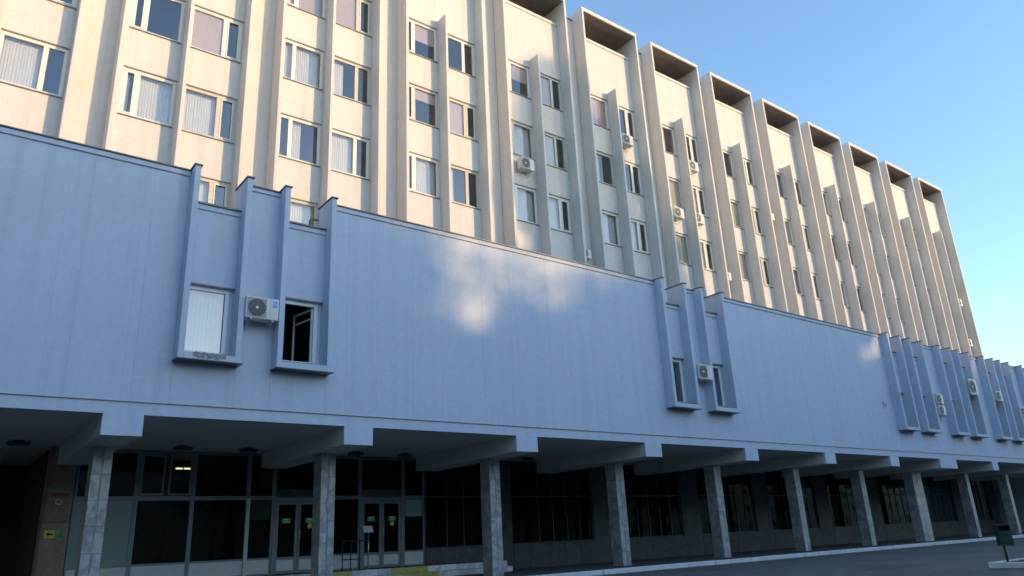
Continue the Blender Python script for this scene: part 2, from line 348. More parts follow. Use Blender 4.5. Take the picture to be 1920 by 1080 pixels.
# ------------------------------------------------------------------ front wing
ZB, ZF, ZJ, ZT = 3.96, 4.46, 4.765, 11.0
wing = empty('front_wing', (26, 4, 0), 'low pale blue front wing with blank walls and an open columned arcade', 'building')
GX = [1.38, 19.42, 37.5, 43.55, 49.65, 55.75]; GO = [0, 1.38, 2.46, 3.86]; FT = 0.15
joints = [-14, -11.2, -9.4, -8.1, -6.3, -5.1, -3.7, -2.48, -1.35, -0.87, 0.31, 0.53, 1.38,
          5.39, 6.0, 6.77, 6.97, 8.17, 9.2, 10.8, 10.98, 12.0, 13.63, 14.63, 15.69, 17.0, 18.3, 19.42]
def rng(a, b): return [a] + [a + (b - a) * k / max(1, round((b - a) / 1.35)) for k in range(1, max(1, round((b - a) / 1.35)))] + [b]
segs = []
idx = joints.index(1.38); segs.append(joints[:idx + 1]); segs.append(joints[idx + 1:])
for a, b in zip(GX[1:], GX[2:] + [67.0]): segs.append(rng(a + GO[3] + FT, b))
rp = random.Random(5)
def wall_piece(x0, x1, z0, z1, yy):
    bm = bmesh.new(); abox(bm, 0, x1 - x0 - 0.002, 0, 0.28, z0, z1, bev=0.0012)
    put('wall_panel', mesh(bm, 'podium'), wing, (x0 + 0.001, yy, 0))
for sg in segs:
    for a, b in zip(sg, sg[1:]): wall_piece(a, b, ZJ, 10.86, rp.uniform(0, 0.003))
    a, b = sg[0], sg[-1]
    put('wall_core', boxes([(a + 0.01, b - 0.01, 0.016, 0.5, ZJ + 0.01, 10.85)], 'podium'), wing)
    put('parapet_band', boxes([(a + 0.004, b - 0.004, -0.045, 0.5, 10.862, 11.0)], 'podium', 0.006), wing)
    put('coping', boxes([(a + 0.004, b - 0.004, -0.085, 0.54, 11.002, 11.04)], 'flash', 0.004), wing)
def podium_group(gi, gx):
    fx = [gx + o for o in GO]
    a, b = fx[1] + FT, fx[2]
    wall_piece(a, b, ZJ, 10.86, 0.001)
    put('wall_core', boxes([(a + 0.01, b - 0.01, 0.016, 0.5, ZJ + 0.01, 10.85)], 'podium'), wing)
    put('parapet_band', boxes([(a + 0.004, b - 0.004, -0.045, 0.5, 10.862, 10.98)], 'podium', 0.006), wing)
    put('coping', boxes([(a + 0.004, b - 0.004, -0.085, 0.54, 10.982, 11.02)], 'flash', 0.004), wing)
    for q in fx:
        put('fin', cached('pfin', lambda: boxes([(0, FT, -0.42, 0.55, 5.83, 11.04)], 'podium', 0.008)), wing, (q, 0, 0))
        put('fin_cap', cached('pcap', lambda: boxes([(-0.035, FT + 0.035, -0.465, 0.58, 11.042, 11.075)], 'flash', 0.004)), wing, (q, 0, 0))
    for j, (q0, q1) in enumerate(((fx[0] + FT, fx[1]), (fx[2] + FT, fx[3]))):
        ww = q1 - q0; zs, zh = 6.09, 7.885
        put('niche_wall', boxes([(q0 + .002, q1 - .002, 0.004, 0.48, zh, 9.99)], 'podium'), wing); put('niche_base', boxes([(q0 + .002, q1 - .002, 0.06, 0.48, 5.9, zs)], 'podium'), wing)
        put('wall_panel', boxes([(q0 - FT + .002, q1 + FT - .002, 0.0, 0.28, ZJ, 5.826)], 'podium', 0.004), wing)
        put('niche_band', boxes([(q0 + .004, q1 - .004, -0.04, 0.5, 9.992, 10.13)], 'podium', 0.005), wing)
        put('coping', boxes([(q0 + .004, q1 - .004, -0.085, 0.54, 10.132, 10.185)], 'flash', 0.004), wing)
        put('sill_box', boxes([(q0 + .001, q1 - .001, -0.418, 0.058, 5.832, 5.99)], 'podium', 0.004), wing)
        put('sill_box_lip', boxes([(q0 - FT - 0.02, q1 + FT + 0.06, -0.45, -0.002, 5.814, 5.828)], 'flash'), wing)
        broken = (gi == 0 and j == 0)
        opened = (gi == 0 and j == 1)
        put('head_drip', boxes([(q0 + .01, q1 - .01, -0.03, 0.0035, zh + 0.002, zh + 0.03)], 'flash'), wing)
        # window unit
        t = 0.075; y0 = 0.10; x0, x1 = q0 + 0.02, q1 - 0.10
        fr = put('window', boxes([(x0, x1, y0, y0 + .08, zs, zs + t), (x0, x1, y0, y0 + .08, zh - t * 1.5, zh), (x0, x0 + t * .7, y0 + .002, y0 + .078, zs + t, zh - t * 1.5), (x1 - t * 1.5, x1, y0 + .002, y0 + .078, zs + t, zh - t * 1.5)], 'pvc', 0.008), wing)
        put('jamb', boxes([(x1 + .002, q1 - .004, y0 + 0.01, y0 + 0.09, zs, zh)], 'podium'), fr)
        px0, px1, pz0, pz1 = x0 + t * .7, x1 - t * 1.5, zs + t, zh - t * 1.5
        if not opened:
            put('pane', boxes([(px0, px1, y0 + 0.035, y0 + 0.043, pz0, pz1)], 'glass'), fr)
            put('gasket', boxes([(px1 - 0.016, px1 - 0.001, y0 + 0.03, y0 + 0.034, pz0, pz1)], 'black'), fr)
        else:
            # casement swung inwards
            sw = px1 - px0; bm = bmesh.new(); tt = 0.055; hh = pz1 - pz0 - 0.02
            for bx in ((-sw, 0, -0.025, 0.025, 0, tt), (-sw, 0, -0.025, 0.025, hh - tt, hh), (-sw, -sw + tt, -0.023, 0.023, tt, hh - tt), (-tt, 0, -0.023, 0.023, tt, hh - tt), (-sw + tt, -tt, -0.02, 0.02, hh * 0.80, hh * 0.80 + 0.04)): abox(bm, *bx, bev=0.004)
            put('casement', mesh(bm, 'pvc'), fr, (px1 - 0.01, y0 + 0.09, pz0 + 0.01), rot=(0, 0, R(-80)))
            bm = bmesh.new(); abox(bm, -sw + tt, -tt, -0.004, 0.004, tt, hh - tt)
            put('casement_pane', mesh(bm, 'glass'), fr, (px1 - 0.01, y0 + 0.09, pz0 + 0.01), rot=(0, 0, R(-80)))
        put('sill', boxes([(x0 - 0.01, q1 - 0.012, -0.41 if not broken else -0.1, y0 - 0.005, 6.0, 6.022)], 'flash' if not opened else 'flashl', 0.004), fr)
        if broken:
            bm = bmesh.new(); rr = random.Random(2)
            for k in range(14):
                xx = x0 + 0.18 + k * 0.058; abox(bm, xx, xx + 0.056, -0.436 + rr.uniform(0, 0.015), -0.2, 5.87 + rr.uniform(-0.03, 0.03), 5.995 + rr.uniform(0.0, 0.03), bev=0.006)
            put('crumbling_ledge', mesh(bm, 'concrete'), wing)
        # inside: blinds or curtains
        if broken:
            k = 0; xx = px0
            while xx < px1 - 0.03:
                put('blind_slat', cached('vslat', lambda: boxes([(-0.06, 0.06, -0.002, 0.002, 0, 1.72)], 'curt')), fr, (xx + 0.05, y0 + 0.16, zs + 0.04), rot=(0, 0, R(18 + 4 * math.sin(k * 2.3)))); xx += 0.098; k += 1
        elif not opened and gi != 0:
            put('curtain', cached(('cu', 0.4, 4, 'pg'), lambda: pleats(0.4, 1.75, 4, 0.04, 'blindc')), fr, (px0 + (0.5 if (gi + j) % 2 else 0.0), y0 + 0.3, zs + 0.03))
for gi, gx in enumerate(GX): podium_group(gi, gx)
put('fascia', boxes([(-14, 67, 0.022, 0.26, ZF, ZJ - 0.012)], 'podium'), wing)
put('drip_ledge', boxes([(-14, 67, -0.018, 0.2, ZJ - 0.010, ZJ - 0.002)], 'flashl'), wing)
put('soffit', boxes([(-14, 67, 0.262, 14.0, ZF + 0.004, ZF + 0.12)], 'soffit'), wing)
put('roof', boxes([(-14, 67, 0.56, 7.7, 9.95, 10.05)], 'roofing'), wing)
put('upper_floor', boxes([(-14, 67, 0.56, 7.7, 5.1, 5.3)], 'room'), wing)
put('room_rear_wall', boxes([(-14, 67, 4.5, 4.7, 5.3, 9.95)], 'room'), wing)
put('end_wall', boxes([(66.9, 67.1, 0.3, 7.7, 0.2, 10.9)], 'podium'), wing)
BX = [(-12, .876), (-6, .876)] + [(i * 6.0, .876) for i in range(7)] + [(41.46, 2.02), (48.28, .80), (54.4, .80), (60.5, .80)]
slab_rnd = random.Random(9)
CY0, CY1 = 1.95, 2.50
for i, (bx, bw) in enumerate(BX):
    bo = put('beam', boxes([(bx, bx + bw, 0.062, 6.42, ZB, ZF + 0.003)], 'soffit', 0.01), wing)
    put('beam_face', boxes([(bx - .002, bx + bw + .002, 0.018, 0.0615, ZB - .002, ZF - .001)], 'podium', 0.006), bo)
    cw = 0.44 if bw < 1.5 else 1.06; cx = bx + bw / 2 + (0.05 if i > 3 else 0)
    if i >= 10: cx += 0.35
    col = put('column', boxes([(-cw / 2 + .03, cw / 2 - .03, CY0 + .03, CY1 - .03, ZP - .01, ZB - .002)], 'core'), wing, (cx, 0, 0))
    near = 2 <= i <= 9
    hs = [ZP]; 
    while hs[-1] < ZB - 0.75: hs.append(hs[-1] + 0.62)
    hs.append(ZB - 0.004)
    if not near:
        put('cladding', boxes([(-cw / 2, cw / 2, CY0, CY1, ZP, ZB - .003)], 'marble', 0.01), col, (cx, 0, 0)); continue
    hw = cw / 2
    for h0, h1 in zip(hs, hs[1:]):
        g = 0.004; e = 0.006; k = round(h1 - h0, 3)
        for a, b in ((-hw, -0.022), (0.022, hw)):
            put('marble_slab', cached(('ms', cw, k, a), lambda: boxes([(a, b, 0, 0.03, g, k - g)], 'marble', 0.003)), col, (cx, CY0 + slab_rnd.uniform(0, 0.004), h0))
        for sx in (-1, 1):
            a, b = (-hw, -hw + 0.03) if sx < 0 else (hw - 0.03, hw)
            put('marble_slab', cached(('mside', cw, k, sx), lambda: boxes([(a, b, 0.032, CY1 - CY0, g, k - g)], 'marble', 0.003)), col, (cx + slab_rnd.uniform(-.002, .002), CY0, h0))
    put('centre_strip', cached(('cs', cw), lambda: boxes([(-0.016, 0.016, 0.008, 0.029, ZP, ZB - .004)], 'marble')), col, (cx, CY0, 0))

# glazed ground floor
GY = 6.5; ZH = ZF - 0.0
def frame_rect(x0, x1, z0, z1, t, y0, y1): return [(x0, x1, y0, y1, z0, z0 + t), (x0, x1, y0, y1, z1 - t, z1), (x0, x0 + t, y0 + .002, y1 - .002, z0 + t, z1 - t), (x1 - t, x1, y0 + .002, y1 - .002, z0 + t, z1 - t)]
ZE = 0.55
gv = [0.55, 2.23, 3.89, 5.66, 6.53, 8.30, 9.72, 11.51, 12.42]
doors = (4, 6)
for i, (a, b) in enumerate(zip(gv, gv[1:])):
    bl = frame_rect(a + .003, b - .003, 3.0, ZH - 0.03, 0.07, GY, GY + 0.09)
    if i not in doors: bl += frame_rect(a + .003, b - .003, ZE, 2.998, 0.06, GY, GY + 0.09) + [(a + .063, b - .063, GY + .004, GY + .086, 1.04, 1.10)]
    fr = put('shop_window', boxes(bl, 'alu', 0.005), wing)
    put('pane', boxes([(a + .07, b - .07, GY + 0.04, GY + 0.05, 3.07, ZH - 0.1)], 'glassdk'), fr)
    if i not in doors:
        put('pane', boxes([(a + .06, b - .06, GY + 0.04, GY + 0.05, 1.10, 2.94)], 'frost' if i == 0 else 'glassdk'), fr)
        put('infill_panel', boxes([(a + .06, b - .06, GY + 0.02, GY + 0.06, ZE + .06, 1.04)], 'panelw'), fr)
    if i == 1:
        for q0, q1 in ((a + .08, (a + b) / 2 - .06), ((a + b) / 2 + .06, b - .08)):
            put('opening_light', boxes(frame_rect(q0, q1, 3.09, ZH - .12, 0.06, GY - .012, GY + .03), 'alu', 0.005), fr)
    if i in (6,):
        put('notice_board', boxes([(a + .1, b - .1, GY - .02, GY - .004, 3.02, 3.28)], 'stone'), fr)
    if i == 4: put('notice_board', boxes([(a + .1, b - .1, GY - .02, GY - .004, 3.02, 3.28)], 'stone'), fr)
    if i in (3, 7): put('opening_hours_panel', boxes([(a + .09, b - .09, GY + .01, GY + .03, 2.30, 2.92)], 'frost' if i == 7 else 'lobby'), fr)
put('white_post', boxes([(5.60, 5.72, GY - .06, GY - .002, ZE, 3.0)], 'panelw', .006), wing)
for i in doors:
    a, b = gv[i], gv[i + 1]; md = (a + b) / 2
    fr = put('door_frame', boxes([(a + .003, a + .10, GY - .01, GY + .1, ZE, 2.998), (b - .10, b - .003, GY - .01, GY + .1, ZE, 2.998), (a + .102, b - .102, GY - .008, GY + .098, 2.88, 2.996)], 'alu', .005), wing)
    for j, (q0, q1) in enumerate(((a + .108, md - .004), (md + .004, b - .108))):
        dr = put('door', boxes(frame_rect(q0, q1, ZE + .012, 2.872, 0.095, GY + .01, GY + .07) + [(q0 + .095, q1 - .095, GY + .014, GY + .066, 1.0, 1.09)], 'alu', .005), wing)
        put('pane', boxes([(q0 + .095, q1 - .095, GY + .035, GY + .043, 1.09, 2.777)], 'glassdk'), dr)
        put('kick_panel', boxes([(q0 + .095, q1 - .095, GY + .025, GY + .05, ZE + .107, 1.0)], 'panelw'), dr)
        sx = q0 + .22 + j * .06
        put('sticker', boxes([(sx, sx + .30, GY + .028, GY + .034, 2.17, 2.33)], 'stickg'), dr)
        put('sticker_print', boxes([(sx + .08, sx + .20, GY + .025, GY + .0275, 2.27, 2.31), (sx + .05, sx + .25, GY + .025, GY + .0275, 2.20, 2.215)], 'white'), dr)
        if j: 
            bm = bmesh.new(); disc(bm, sx + .15, GY + .026, 2.07, .085, .006); put('round_sticker', mesh(bm, 'sticky'), dr)
            bm = bmesh.new(); tube(bm, [(q0 + .05, GY + .01, 1.25), (q0 + .05, GY - .05, 1.25), (q0 + .05, GY - .05, 2.25), (q0 + .05, GY + .01, 2.25)], .016, 8); put('handle', mesh(bm, 'steel', smooth=True), dr)
# brown drapes, lobby
for i in range(4):
    put('drape', cached('drape', lambda: pleats(0.8, 2.0, 7, 0.05, 'brown')), wing, (2.35 + i * 0.82, GY + 0.4, 1.0))
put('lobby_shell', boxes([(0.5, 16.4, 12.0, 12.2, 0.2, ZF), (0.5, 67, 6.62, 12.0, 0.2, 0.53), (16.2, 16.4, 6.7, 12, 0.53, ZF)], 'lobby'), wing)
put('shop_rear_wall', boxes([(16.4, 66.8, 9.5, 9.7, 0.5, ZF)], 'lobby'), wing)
# stone wall with plinth and shop windows further along
def stone_wall(x0, x1, z0, z1, y0, y1): put('stone_wall', boxes([(x0, x1, y0, y1, z0, z1)], 'stone', .006), wing)
win_sets = []
xx = 16.6
stone_wall(15.2, 16.6, ZP, ZF, GY, GY + .3)
bl = frame_rect(12.43, 15.19, 1.10, ZH - .03, .06, GY, GY + .08) + [(q - .025, q + .025, GY + .003, GY + .077, 1.16, ZH - .09) for q in (13.44, 14.23)] + [(12.49, 15.13, GY + .006, GY + .074, 2.98, 3.04)]
fr = put('shop_window', boxes(bl, 'aludk', .004), wing)
for q0, q1 in ((12.49, 13.415), (13.465, 14.205), (14.255, 15.13)):
    for z0, z1 in ((1.16, 2.98), (3.04, ZH - .09)): put('pane', boxes([(q0, q1, GY + .035, GY + .043, z0, z1)], 'glassdk'), fr)
stone_wall(12.43, 15.198, ZE, 1.098, GY - .02, GY + .3)
rs = random.Random(4)
while xx < 62:
    x1 = xx + 4.6
    n_sl = 5
    for k in range(n_sl): stone_wall(xx + k * 4.6 / n_sl + .003, xx + (k + 1) * 4.6 / n_sl - .003, ZP, 1.10, GY - .02 + rs.uniform(0, .006), GY + .3)
    mu = [xx + 1.5, xx + 2.27, xx + 3.07, xx + 3.82]
    fr = put('shop_window', boxes(frame_rect(xx + .004, x1 - .004, 1.104, ZH - .03, .06, GY + .06, GY + .14) + [(q - .025, q + .025, GY + .063, GY + .137, 1.164, ZH - .09) for q in mu] + [(xx + .064, x1 - .064, GY + .066, GY + .134, 2.98, 3.04)], 'aludk', .004), wing)
    ed = [xx + .04] + mu + [x1 - .04]
    for q0, q1 in zip(ed, ed[1:]):
        for z0, z1 in ((1.16, 2.98), (3.04, ZH - .09)): put('pane', boxes([(q0 + .024, q1 - .024, GY + .095, GY + .103, z0, z1)], 'glassdk'), fr)
    if xx > 25:
        for q0, q1 in zip(ed[1:], ed[2:]):
            if rs.random() < .6: put('drape', cached(('drp2',), lambda: pleats(.45, 3.0, 4, .05, 'brown')), fr, (q0 + .1, GY + .5, 1.15))
    pw = 1.4
    stone_wall(x1 + .003, x1 + pw - .003, ZP, ZF, GY, GY + .3)
    xx += 6.0
# left passage and pink stone pier
pier = put('stone_pier', boxes([(-0.14, 0.50, GY - .06, GY + .55, ZP, ZF)], 'core'), wing)
zz = ZP
while zz < ZF - .1:
    z2 = min(zz + .72, ZF); put('stone_slab', boxes([(-0.16, 0.52, GY - .10, GY - .062, zz + .003, z2 - .003)], 'pinkst', .003), pier)
    put('stone_slab', boxes([(-0.18, -0.142, GY - .10, GY + .55, zz + .003, z2 - .003)], 'pinkst', .003), pier); zz = z2
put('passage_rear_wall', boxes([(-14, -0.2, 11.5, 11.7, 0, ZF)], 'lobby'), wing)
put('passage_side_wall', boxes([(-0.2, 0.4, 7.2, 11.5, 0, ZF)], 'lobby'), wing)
# entrance steps
steps = put('entrance_steps', boxes([(-14, 15.0, 4.75, 6.49, ZP + .002, .345), (-14, 15.0, 5.05, 6.49, .347, .53)], 'core'), wing)
rs = random.Random(8)
def step_run(y0, y1, z0, z1, yell):
    x = -14.0
    while x < 15.1:
        e = min(x + 1.3, 15.15)
        for ya, yb in yell:
            if x < ya < e - .05: e = ya
            elif x < yb < e - .05: e = yb
        my = any(ya - .01 <= x < yb - .01 for ya, yb in yell)
        put('step_block', boxes([(x + .004, e - .004, y0 + rs.uniform(0, .01), y1, z0, z1)], 'yellow' if my else 'step', .008), steps); x = e
step_run(4.66, 5.04, ZP + .002, .36, [(10.4, 11.9)])
step_run(5.0, 5.4, .362, ZE, [(7.9, 8.75), (10.2, 11.65)])
put('landing', boxes([(-14, 15.0, 5.41, 6.49, .53, ZE - .004)], 'paving'), steps)

# ------------------------------------------------------------------ small things
def arrow_sign():
    o = empty('arrow_sign', (0.05, GY - .115, 1.92), 'small square yellow sign with black left arrow on the pink stone pier', 'sign')
    put('plate', boxes([(-0.08, 0.175, GY - .115, GY - .105, 1.92, 2.13)], 'sticky'), o)
    bm = bmesh.new()
    vs_ = [bm.verts.new((x_, GY - .119, z_)) for x_, z_ in ((-.04, 2.025), (.04, 2.085), (.04, 2.045), (.135, 2.045), (.135, 2.005), (.04, 2.005), (.04, 1.965))]
    bm.faces.new(vs_); put('arrow', mesh(bm, 'black'), o)
arrow_sign()
o = empty('green_sign', (0.31, GY - .115, 1.92), 'small square dark green sign on the pink stone pier, right of the yellow one', 'sign')
put('plate', boxes([(0.19, 0.435, GY - .115, GY - .105, 1.92, 2.13)], 'stickg'), o)
bm = bmesh.new(); disc(bm, .33, GY - .118, 2.09, .02, .002, 12); tube(bm, [(.33, GY - .117, 2.06), (.32, GY - .117, 2.0), (.37, GY - .117, 1.99), (.39, GY - .117, 1.94)], .01, 6)
tube(bm, [(.31 + .05 * math.cos(t), GY - .117, 1.985 + .045 * math.sin(t)) for t in [2.0 + k * .45 for k in range(10)]], .008, 6); put('figure', mesh(bm, 'black'), o)
o = put('red_strip', boxes([(-.03, .41, GY - .112, GY - .104, 3.08, 3.16)], 'red')); tag(o, 'thin faded red strip high on the pink stone pier', 'plaque')
bm = bmesh.new(); tube(bm, [(.17 + .075 * math.cos(t), GY - .11, 2.91 + .075 * math.sin(t)) for t in [2 * math.pi * k / 24 for k in range(25)]], .012, 6)
o = put('ring_sign', mesh(bm, 'frame')); tag(o, 'small pale ring-shaped sign on the pink stone pier below the red strip', 'sign')
# soffit lights
lamps = [(-1.13, 'under the arcade soffit left of the pink stone pier'), (3.12, 'under the arcade soffit between the first and second columns, nearer the first'), (5.12, 'under the arcade soffit just left of the second column beam'), (8.88, 'under the arcade soffit just right of the second column beam'), (10.83, 'under the arcade soffit just left of the third column beam'), (16.55, 'under the arcade soffit in the bay right of the third column')]
for lx, lb in lamps:
    o = empty('soffit_light', (lx, 5.15, ZF), 'dark oblong lamp ' + lb, 'lamp', 'lamps under the arcade soffit')
    put('housing', cached('slh', lambda: boxes([(-.28, .28, -.09, .09, -.13, -.035)], 'aludk', .03)), o, (lx, 5.15, ZF))
    put('mount', cached('slm', lambda: boxes([(-.12, .12, -.05, .05, -.034, .002)], 'acdk')), o, (lx, 5.15, ZF))
    put('lens', cached('sll', lambda: boxes([(-.24, .24, -.07, .07, -.15, -.131)], 'frost', .01)), o, (lx, 5.15, ZF))
# lit lamp inside lobby
o = empty('lobby_lamp', (4.25, 9.2, 3.95), 'small lit yellow ceiling lamp glowing inside the dark lobby', 'lamp')
put('lit_tube', boxes([(3.95, 4.17, 9.1, 9.16, 4.17, 4.22), (4.22, 4.44, 9.1, 9.16, 4.17, 4.22)], 'lamp', .01), o); put('canopy', boxes([(3.9, 4.5, 9.05, 9.35, 4.245, 4.46)], 'lobby'), o)
# handrail and lectern stand
o = empty('handrail', (8.8, 5.3, ZE), 'low metal tube handrail on the steps before the right doors', 'railing')
for q in (8.52, 8.82, 9.14):
    bm = bmesh.new(); tube(bm, [(q, 5.3, ZE), (q, 5.3, ZE + .95)], .02, 8); put('post', mesh(bm, 'pipe', smooth=True), o)
for zq in (ZE + .95, ZE + .36):
    bm = bmesh.new(); tube(bm, [(8.5, 5.3, zq), (9.45 if zq > 1.2 else 9.16, 5.3, zq)], .018, 8); put('rail', mesh(bm, 'pipe', smooth=True), o)
o = empty('notice_stand', (9.47, 5.3, ZE), 'slim metal notice stand with tilted pale board before the right doors', 'stand')
bm = bmesh.new(); tube(bm, [(9.47, 5.3, ZE), (9.47, 5.3, 1.78)], .022, 8); put('post', mesh(bm, 'steel', smooth=True), o)
bm = bmesh.new(); abox(bm, -.18, .18, -.012, .012, -.12, .12, bev=.004); put('board', mesh(bm, 'panelw'), o, (9.45, 5.3, 1.86), rot=(R(-28), 0, 0))
bm = bmesh.new(); disc(bm, 9.47, 5.2, ZE + .01, .14, .2, 16); bmesh.ops.rotate(bm, cent=(9.47, 5.3, ZE + .01), matrix=Matrix.Rotation(R(90), 3, 'X'), verts=bm.verts); bmesh.ops.scale(bm, vec=(1, 1, .1), space=Matrix.Translation((-9.47, -5.3, -ZE)), verts=bm.verts); put('foot', mesh(bm, 'steel'), o)

# air conditioners
def ac(x, y, z, label, w=.80, h=.56, d=.30, badge=False, lod=0, grp='air conditioners on the tower'):
    """y is the wall face it hangs on; x, z the centre of the casing"""
    o = empty('air_conditioner', (x, y, z - h / 2), label, 'air conditioner', grp)
    k = (w, h, d); yf = y - d - .08
    put('casing', cached(('acc',) + k, lambda: boxes([(-w / 2, w / 2, 0, d, -h / 2, h / 2)], 'acw', .018)), o, (x, yf, z))
    fr_ = h * .40; fx = -w * .17
    put('bezel', cached(('acz',) + k, lambda: boxes([(fx - fr_ * 1.1, fx + fr_ * 1.1, -.004, .001, -fr_ * 1.1, fr_ * 1.1)], 'acgr')), o, (x, yf, z))
    def grille():
        bm = bmesh.new(); disc(bm, fx, -.009, 0, fr_, .004, 28); return mesh(bm, 'acdk')
    put('fan_opening', cached(('acg',) + k, grille), o, (x, yf, z))
    def wires():
        bm = bmesh.new()
        for q in (1.0, .8, .6, .4): tube(bm, [(fx + fr_ * q * math.cos(t), -.012, fr_ * q * math.sin(t)) for t in [2 * math.pi * i / 20 for i in range(21)]], .0045, 4)
        for i in range(8): tube(bm, [(fx, -.012, 0), (fx + fr_ * math.cos(i * .785), -.012, fr_ * math.sin(i * .785))], .004, 4)
        return mesh(bm, 'acgr')
    put('guard', cached(('acw',) + k, wires), o, (x, yf, z))
    def hub():
        bm = bmesh.new(); disc(bm, fx, -.022, 0, fr_ * .16, .014, 16); return mesh(bm, 'white')
    put('hub', cached(('ach',) + k, hub), o, (x, yf, z))
    put('side_seam', cached(('acs',) + k, lambda: boxes([(w * .235, w * .243, -.002, 0.001, -h / 2 + .02, h / 2 - .02)], 'acgr')), o, (x, yf, z))
    for sx in (-.32, .32):
        def br():
            bm = bmesh.new(); abox(bm, -.02, .02, 0, d + .18, -.04, 0); tube(bm, [(0, .04, -.03), (0, d + .18, -.26)], .014, 6); return mesh(bm, 'acw')
        put('bracket', cached(('acb', d), br), o, (x + sx * w, yf, z - h / 2 - .002))
    def hose():
        bm = bmesh.new(); tube(bm, [(w * .46, d * .6, -h * .30), (w * .58, d * .6, -h * .32), (w * .60, d + .02, -h * .30), (w * .60, d + .07, -h * .05)], .018, 6); tube(bm, [(w * .40, d * .7, -h * .5), (w * .42, d + .05, -h * .62), (w * .43, d + .06, -h * 1.1)], .012, 6); return mesh(bm, 'pipe', smooth=True)
    if w < .85 and not badge: put('hose', cached(('acp',) + k, hose), o, (x, yf, z))
    if badge:
        put('badge', boxes([(w * .30, w * .45, -.006, -.001, h * .10, h * .38)], 'blue'), o, (x, yf, z))
        cu = bpy.data.curves.new('badge_letters', 'FONT'); cu.body = 'G4'; cu.size = .125; cu.extrude = .001; cu.align_x = 'CENTER'; cu.align_y = 'CENTER'
        cu.materials.append(MT['white'])
        tmp = bpy.data.objects.new('tmp', cu); COL.objects.link(tmp); bpy.context.view_layer.update(); lm_ = bpy.data.meshes.new_from_object(tmp); bpy.data.objects.remove(tmp)
        t_ = put('badge_letters', lm_, o, (x + w * .375, yf - .009, z + h * .24), rot=(R(90), 0, 0)); t_.scale = (.85, 1, 1)
    return o
g1 = 'air conditioners on the front wing'
ac(3.355, -.1, 7.34, 'air conditioner with blue badge between the two windows at the left of the front wing', .88, .59, .32, True, grp=g1)
ac(21.42, -.1, 7.34, 'air conditioner between the narrow windows of the second fin group of the front wing', .86, .60, .32, grp=g1)
ac(42.15, -.06, 7.76, 'upper of two stacked air conditioners between fin groups at the right of the front wing', .78, .55, .30, grp=g1)
ac(42.15, -.06, 7.12, 'lower of two stacked air conditioners between fin groups at the right of the front wing', .78, .55, .30, grp=g1)
ac(46.78, -.12, 8.80, 'largest and highest air conditioner on the right end of the front wing', 1.0, .95, .36, grp=g1)
ac(50.42, -.16, 8.52, 'air conditioner amid the far fins, right of the large high one on the front wing', .82, .62, .30, grp=g1)
ac(54.12, -.06, 7.76, 'dark-sided air conditioner at the right edge of the photo on the front wing', .80, .60, .30, grp=g1)
T_ = 'air conditioner '
for x_, z_, lb in ((19.30, 19.68, 'under a left window near the tower centre, leftmost on the tower'), (27.15, 23.52, 'under a top-row right window, left of the other top-row one on the tower'), (33.12, 23.45, 'under a top-row right window, right of the other top-row one on the tower'),
                   (31.05, 19.70, 'left of two side by side under second-row tower windows'), (32.95, 19.75, 'right of two side by side under second-row tower windows'),
                   (69.2, 19.85, 'upper of two at the far right end of the tower'), (69.2, 16.1, 'lower of two at the far right end of the tower')):
    ac(x_, BW - .08, z_, T_ + lb, .86, .64, .36)
ac(23.25, RW, 15.6, 'air conditioner low between tower bays just above the front wing coping', .70, .52, .30)
ac(41.25, RW, 21.9, 'air conditioner in a recess between right-hand tower bays at mid height', .72, .52, .45)
ac(35.2, RW, 16.4, 'air conditioner in a recess between tower bays, right of the second fin group', .72, .52, .45)
# roof vent pipes
for px_, z1_, z2_, lb in ((5.98, 11.85, .12, 'short dark elbow vent pipe on the wing roof beside the fourth fin'), (6.30, 12.2, .12, 'tall dark elbow vent pipe on the wing roof beside the fourth fin')):
    o = empty('vent_pipe', (px_, 3.0, 10.05), lb, 'pipe', 'vent pipes on the wing roof')
    bm = bmesh.new(); tube(bm, [(px_, 3, 10.05), (px_, 3, z1_ - .1), (px_ + .03, 3, z1_ - .02), (px_ + .10, 3, z1_), (px_ + .26, 3, z1_)], .045, 10); put('tube', mesh(bm, 'pipe', smooth=True), o)
    bm = bmesh.new(); tube(bm, [(px_, 3, 10.05), (px_, 3, 10.2)], .09, 10); put('collar', mesh(bm, 'flash'), o)
# smudge of old paint on the wing wall
bm = bmesh.new(); rr = random.Random(6)
for k in range(9):
    q = 36.3 + rr.uniform(0, .34); z_ = 6.8 + rr.uniform(0, .4); abox(bm, q, q + rr.uniform(.05, .14), -.0016 - k * .0003, -.001 - k * .0003, z_, z_ + rr.uniform(.08, .25))
put('paint_smudge', mesh(bm, 'concrete'), wing)
# planter with litter bin
PX, PY = 18.7, -10.5
pl = empty('planter_bed', (PX + 2, PY - 2, 0), 'low planting bed edged with white kerb stones at the lower right corner', 'planter')
put('soil', boxes([(PX + .1, PX + 7.9, PY - 5.9, PY - .1, .004, .125)], 'soil'), pl)
for k in range(6): put('kerb_stone', cached('pk1', lambda: boxes([(0, .12, -.99, 0, .004, .155)], 'kerb', .015)), pl, (PX, PY - k * 1.0, 0))
for k in range(8): put('kerb_stone', cached('pk2', lambda: boxes([(.13, 1.1, -.12, 0, .004, .155)], 'kerb', .015)), pl, (PX + k * .98, PY, 0))
bm = bmesh.new(); rr = random.Random(12)
for k in range(2600):
    q = Vector((rr.uniform(PX + .2, PX + 7.5), rr.uniform(PY - 5.5, PY - .2), .12)); a = rr.uniform(0, 6.28); hh = rr.uniform(.03, .10); dx = Vector((math.cos(a), math.sin(a), 0)) * .006; ln_ = Vector((rr.uniform(-.04, .04), rr.uniform(-.04, .04), hh))
    bm.faces.new([bm.verts.new(q - dx), bm.verts.new(q + dx), bm.verts.new(q + ln_)])
